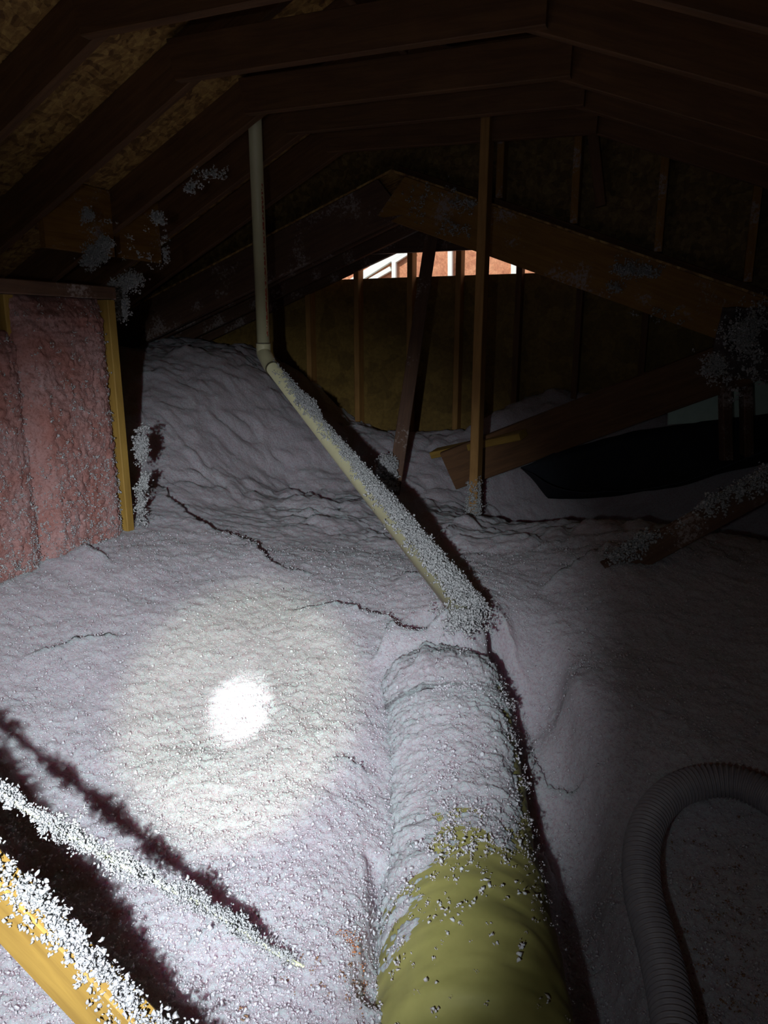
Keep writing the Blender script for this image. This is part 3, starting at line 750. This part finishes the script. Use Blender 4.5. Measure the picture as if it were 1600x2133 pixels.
# ------------------------------------------------------------------ flexible duct in the middle foreground
ctr = [D(1012, 2600, 0.98), D(985, 2133, 1.22), D(962, 1800, 1.62), D(940, 1540, 1.96), D(932, 1488, 2.04)]
ctr.append(ctr[-1]+np.array([-0.02, 0.07, -0.13])); ctr.append(ctr[-1]+np.array([0.0, 0.05, -0.22]))
path = resample([np.array(c) for c in ctr], 260)
R0 = 0.168
def duct_r(i, a):
    P = np.stack(np.broadcast_arrays(i*0.05, np.cos(a)*1.2, np.sin(a)*1.2), -1).reshape(-1, 3)
    w = fbm(P*np.array([1.6, 0.8, 0.8]), 2.0, 3).reshape(np.broadcast(i, a).shape)
    P2 = P*np.array([7.0, 0.9, 0.9])
    w2 = fbm(P2, 2.0, 2).reshape(w.shape)
    return 0.006*w+0.0025*w2+0.001*np.sin(i*0.55)
duct = empty('flexible_duct', path[60]); duct.location.z -= R0
tag(duct, 'fat olive jacketed flexible duct lying in the foreground, half buried in wool', 'duct')
dj = tube('jacket', path, R0, M['jacket'], duct, 96, duct_r); ploc(dj, duct)
# blanket of wool on the duct: thick at the far end, broken up towards the camera
Vd, Fd, Uv, Vv, Tt = tube_arrays(path, 1.0, 220)
n_ = len(path); seg = 220
path2 = resample([np.array(c) for c in ctr], 620)
ii = np.arange(620)[:, None]*(259/619.0); aa = np.linspace(0, 2*np.pi, seg, endpoint=False)[None]
P = np.stack(np.broadcast_arrays(ii*0.02, np.cos(aa)*0.17, np.sin(aa)*0.17), -1).reshape(-1, 3)
lump = (0.011*fbm(P, 9, 3, True)+0.009*fbm(P, 45, 3, True)+0.005*fbm(P, 140, 2, True)).reshape(620, seg)
sp = ii/259.0                                     # 0 near .. 1 far
T2 = np.gradient(path2, axis=0); T2 /= np.linalg.norm(T2, axis=1)[:, None]
_, _, U2, V2, _ = tube_arrays(path2, 1.0, 4)
# angle measured from straight up, positive to the right of the photo
cz = U2[:, 2:3]*np.cos(aa)+V2[:, 2:3]*np.sin(aa)
cr = (U2@RT)[:, None]*np.cos(aa)+(V2@RT)[:, None]*np.sin(aa)
cover = np.interp(sp, [0.0, 0.167, 0.23, 0.28, 0.34, 0.42, 0.6, 1.0], [-0.034, -0.018, -0.009, -0.002, 0.006, 0.012, 0.016, 0.02])*np.ones_like(aa)
cover = cover + np.where(cr < -0.35, 0.012*np.clip((-cr-0.35)*3, 0, 1), 0) - np.where(cr > 0.55, 0.020*np.clip((cr-0.55)*3, 0, 1), 0)
ridge = np.exp(-((cr+0.28-0.12*np.sin(sp*9))/0.10)**2)*np.clip((sp-0.35)*4, 0, 1)*0.016
Rr = R0+cover+lump*(0.7+0.6*sp)+ridge
V_ = path2[:, None]+U2[:, None]*(np.cos(aa)*Rr)[..., None]+V2[:, None]*(np.sin(aa)*Rr)[..., None]
i, k = np.meshgrid(np.arange(619), np.arange(seg), indexing='ij'); i = i.ravel(); k = k.ravel(); k2 = (k+1) % seg
Fb = np.stack([i*seg+k, i*seg+k2, (i+1)*seg+k2, (i+1)*seg+k], 1)
# drop what lies well inside the jacket or under the duct
keep = ((Rr.ravel()[Fb] > R0-0.012).any(1)) & (cz.ravel()[Fb].max(1) > -0.35)
bl = fast_mesh('wool_blanket', V_.reshape(-1, 3), Fb[keep], M['insul'])
tag(bl, 'blanket of white wool lying over the far half of the fat duct', 'insulation', kind='stuff')
C = []; Z_ = []
for q in range(9000):
    s_ = random.random(); 
    dens = np.interp(s_, [0.08, 0.17, 0.22, 0.28, 0.34, 0.5, 1], [0.03, 0.10, 0.35, 0.9, 1.0, 0.8, 0.6])
    a_ = random.gauss(-0.15, 0.85)
    dens *= np.interp(a_, [-1.7, -1.0, -0.5, 0.3, 0.9], [1.6, 1.4, 0.9, 0.7, 0.35])
    if random.random() > dens: continue
    j = int(s_*619); n_up = np.array([0, 0, 1.0])-T2[j]*T2[j][2]; n_up /= np.linalg.norm(n_up)
    rr_ = np.cross(T2[j], n_up); rr_ = rr_ if rr_@RT > 0 else -rr_
    ext = float(np.interp(s_, [0, .3, .4, 1], [0.001, 0.002, 0.008, 0.018]))
    C.append(path2[j]+(n_up*math.cos(a_)+rr_*math.sin(a_))*(R0+ext+0.004)); Z_.append(0.0022+0.0065*random.random()**2)
tag(fluff('loose_wool', C, Z_, M['tuft'], dup=5), 'small white wool tufts speckled over the olive duct', 'insulation', kind='stuff')

# ------------------------------------------------------------------ ribbed blower hose, right
def gz(px, py, z, lift=0.045):
    p = on(px, py, z); return np.array([p[0], p[1], hz(p[0], p[1])+lift])
hp = [D(1432, 2350, 1.05), D(1405, 2133, 1.20), D(1375, 1990, 1.33), D(1338, 1850, 1.47), D(1342, 1740, 1.58), D(1385, 1665, 1.67), D(1450, 1632, 1.70), D(1530, 1630, 1.68), D(1610, 1665, 1.62), D(1700, 1740, 1.52), D(1830, 1880, 1.40), D(2000, 2080, 1.28), D(2250, 2300, 1.2)]
hpath = resample(hp, 2400)
arc = np.concatenate([[0], np.cumsum(np.linalg.norm(np.diff(hpath, axis=0), axis=1))])
wave = np.sin(arc*2*np.pi/0.0115)
ho = tube('ribbed_hose', hpath, 0.036+0.0028*wave, M['hose'], None, 36)
tag(ho, 'grey ribbed blower hose arching across the dark lower right corner', 'hose')

# ------------------------------------------------------------------ near timbers at the lower left
a = D(-420, 1420, 1.12); b_ = D(410, 2290, 0.96)
sv = np.cross(b_-a, FW)
tag(beam('near_brace', a, b_, 0.036, 0.095, M['lumber'], side=tuple(FW*1.0+UP*0.5)),
    'golden wood brace crossing the lower left corner, white tufts along its edge', 'brace')
dd = b_-a; nrm_ = np.cross(dd, FW); nrm_ /= np.linalg.norm(nrm_); nrm_ = nrm_ if nrm_@UP > 0 else -nrm_
C = []; Z_ = []
for q in range(1700):
    u = random.random(); e = abs(random.gauss(0, 1))
    w_ = 0.55+0.45*math.sin(u*21)+0.2*math.sin(u*57)
    if random.random() > 0.35+w_*0.6: continue
    C.append(a+dd*u+nrm_*(0.043-0.013*e*(1 if random.random() < .6 else -0.7)+0.006*w_)-FW*(0.020+0.014*random.random()))
    Z_.append(0.003+0.006*random.random())
tag(fluff('loose_wool', C, Z_, M['fluff']), 'white tufts along the edge of the golden brace', 'insulation', kind='stuff')
ca = [D(-420, 1320, 1.15), D(-120, 1560, 1.12), D(60, 1690, 1.11), D(250, 1800, 1.14), D(420, 1885, 1.18), D(560, 1975, 1.20)]
e2 = on(780, 2100, -1.11)
ca += [on(660, 2030, -1.035), e2]
cpath = resample(ca, 200)
cb = tube('cable', cpath, 0.0035, M['cable'], None, 10)
tag(cb, 'thin pale cable furred with white tufts crossing the lower left', 'cable')
C = []; Z_ = []
for q in range(3000):
    u = random.random(); w_ = np.interp(u, [0, .25, .32, .42, .52, .62, .70, .78, 1], [.5, .7, 1, .9, .7, .9, .5, .12, .05])*(0.75+0.35*math.sin(u*60))
    if random.random() > w_: continue
    p = cpath[int(u*199)]; s_ = 0.009*w_
    C.append(p+RT*random.gauss(0, s_)+UP*random.gauss(0.002, s_)+FW*random.gauss(0, s_)); Z_.append(0.0022+0.0042*random.random())
tag(fluff('loose_wool', C, Z_, M['fluff']), 'white tufts strung along the thin pale cable', 'insulation', kind='stuff')
# rusty scraps between the cable end and the duct
def scraps(name, spots, mat, label, z):
    C = []
    for (cx, cy, sx, sy, nn) in spots:
        for q in range(nn):
            p = on(random.gauss(cx, sx), random.gauss(cy, sy), z); C.append((p[0], p[1], float(surf(np.array([p[0]]), np.array([p[1]]))[0])+0.004))
    tag(fluff(name, C, 0.0025+0.003*rng.random(len(C)), mat, flat=0.6, dup=6), label, 'debris', kind='stuff')
scraps('rusty_scraps', [(735, 1980, 10, 8, 12), (752, 2010, 5, 7, 7), (705, 1972, 14, 5, 4)], M['rust'], 'rusty orange scraps in the wool beside the duct', -1.04)
scraps('dark_scraps', [(690, 2070, 50, 25, 9), (640, 2040, 40, 14, 7), (748, 2035, 10, 12, 9), (520, 2110, 60, 14, 3)], M['debris'], 'dark crumbs scattered in the wool near the cable end', -1.04)
scraps('brown_debris', [(1480, 1850, 60, 60, 90), (1520, 2000, 60, 60, 70)], M['debris'], 'brown crumbs lying inside the bend of the ribbed hose', -1.15)
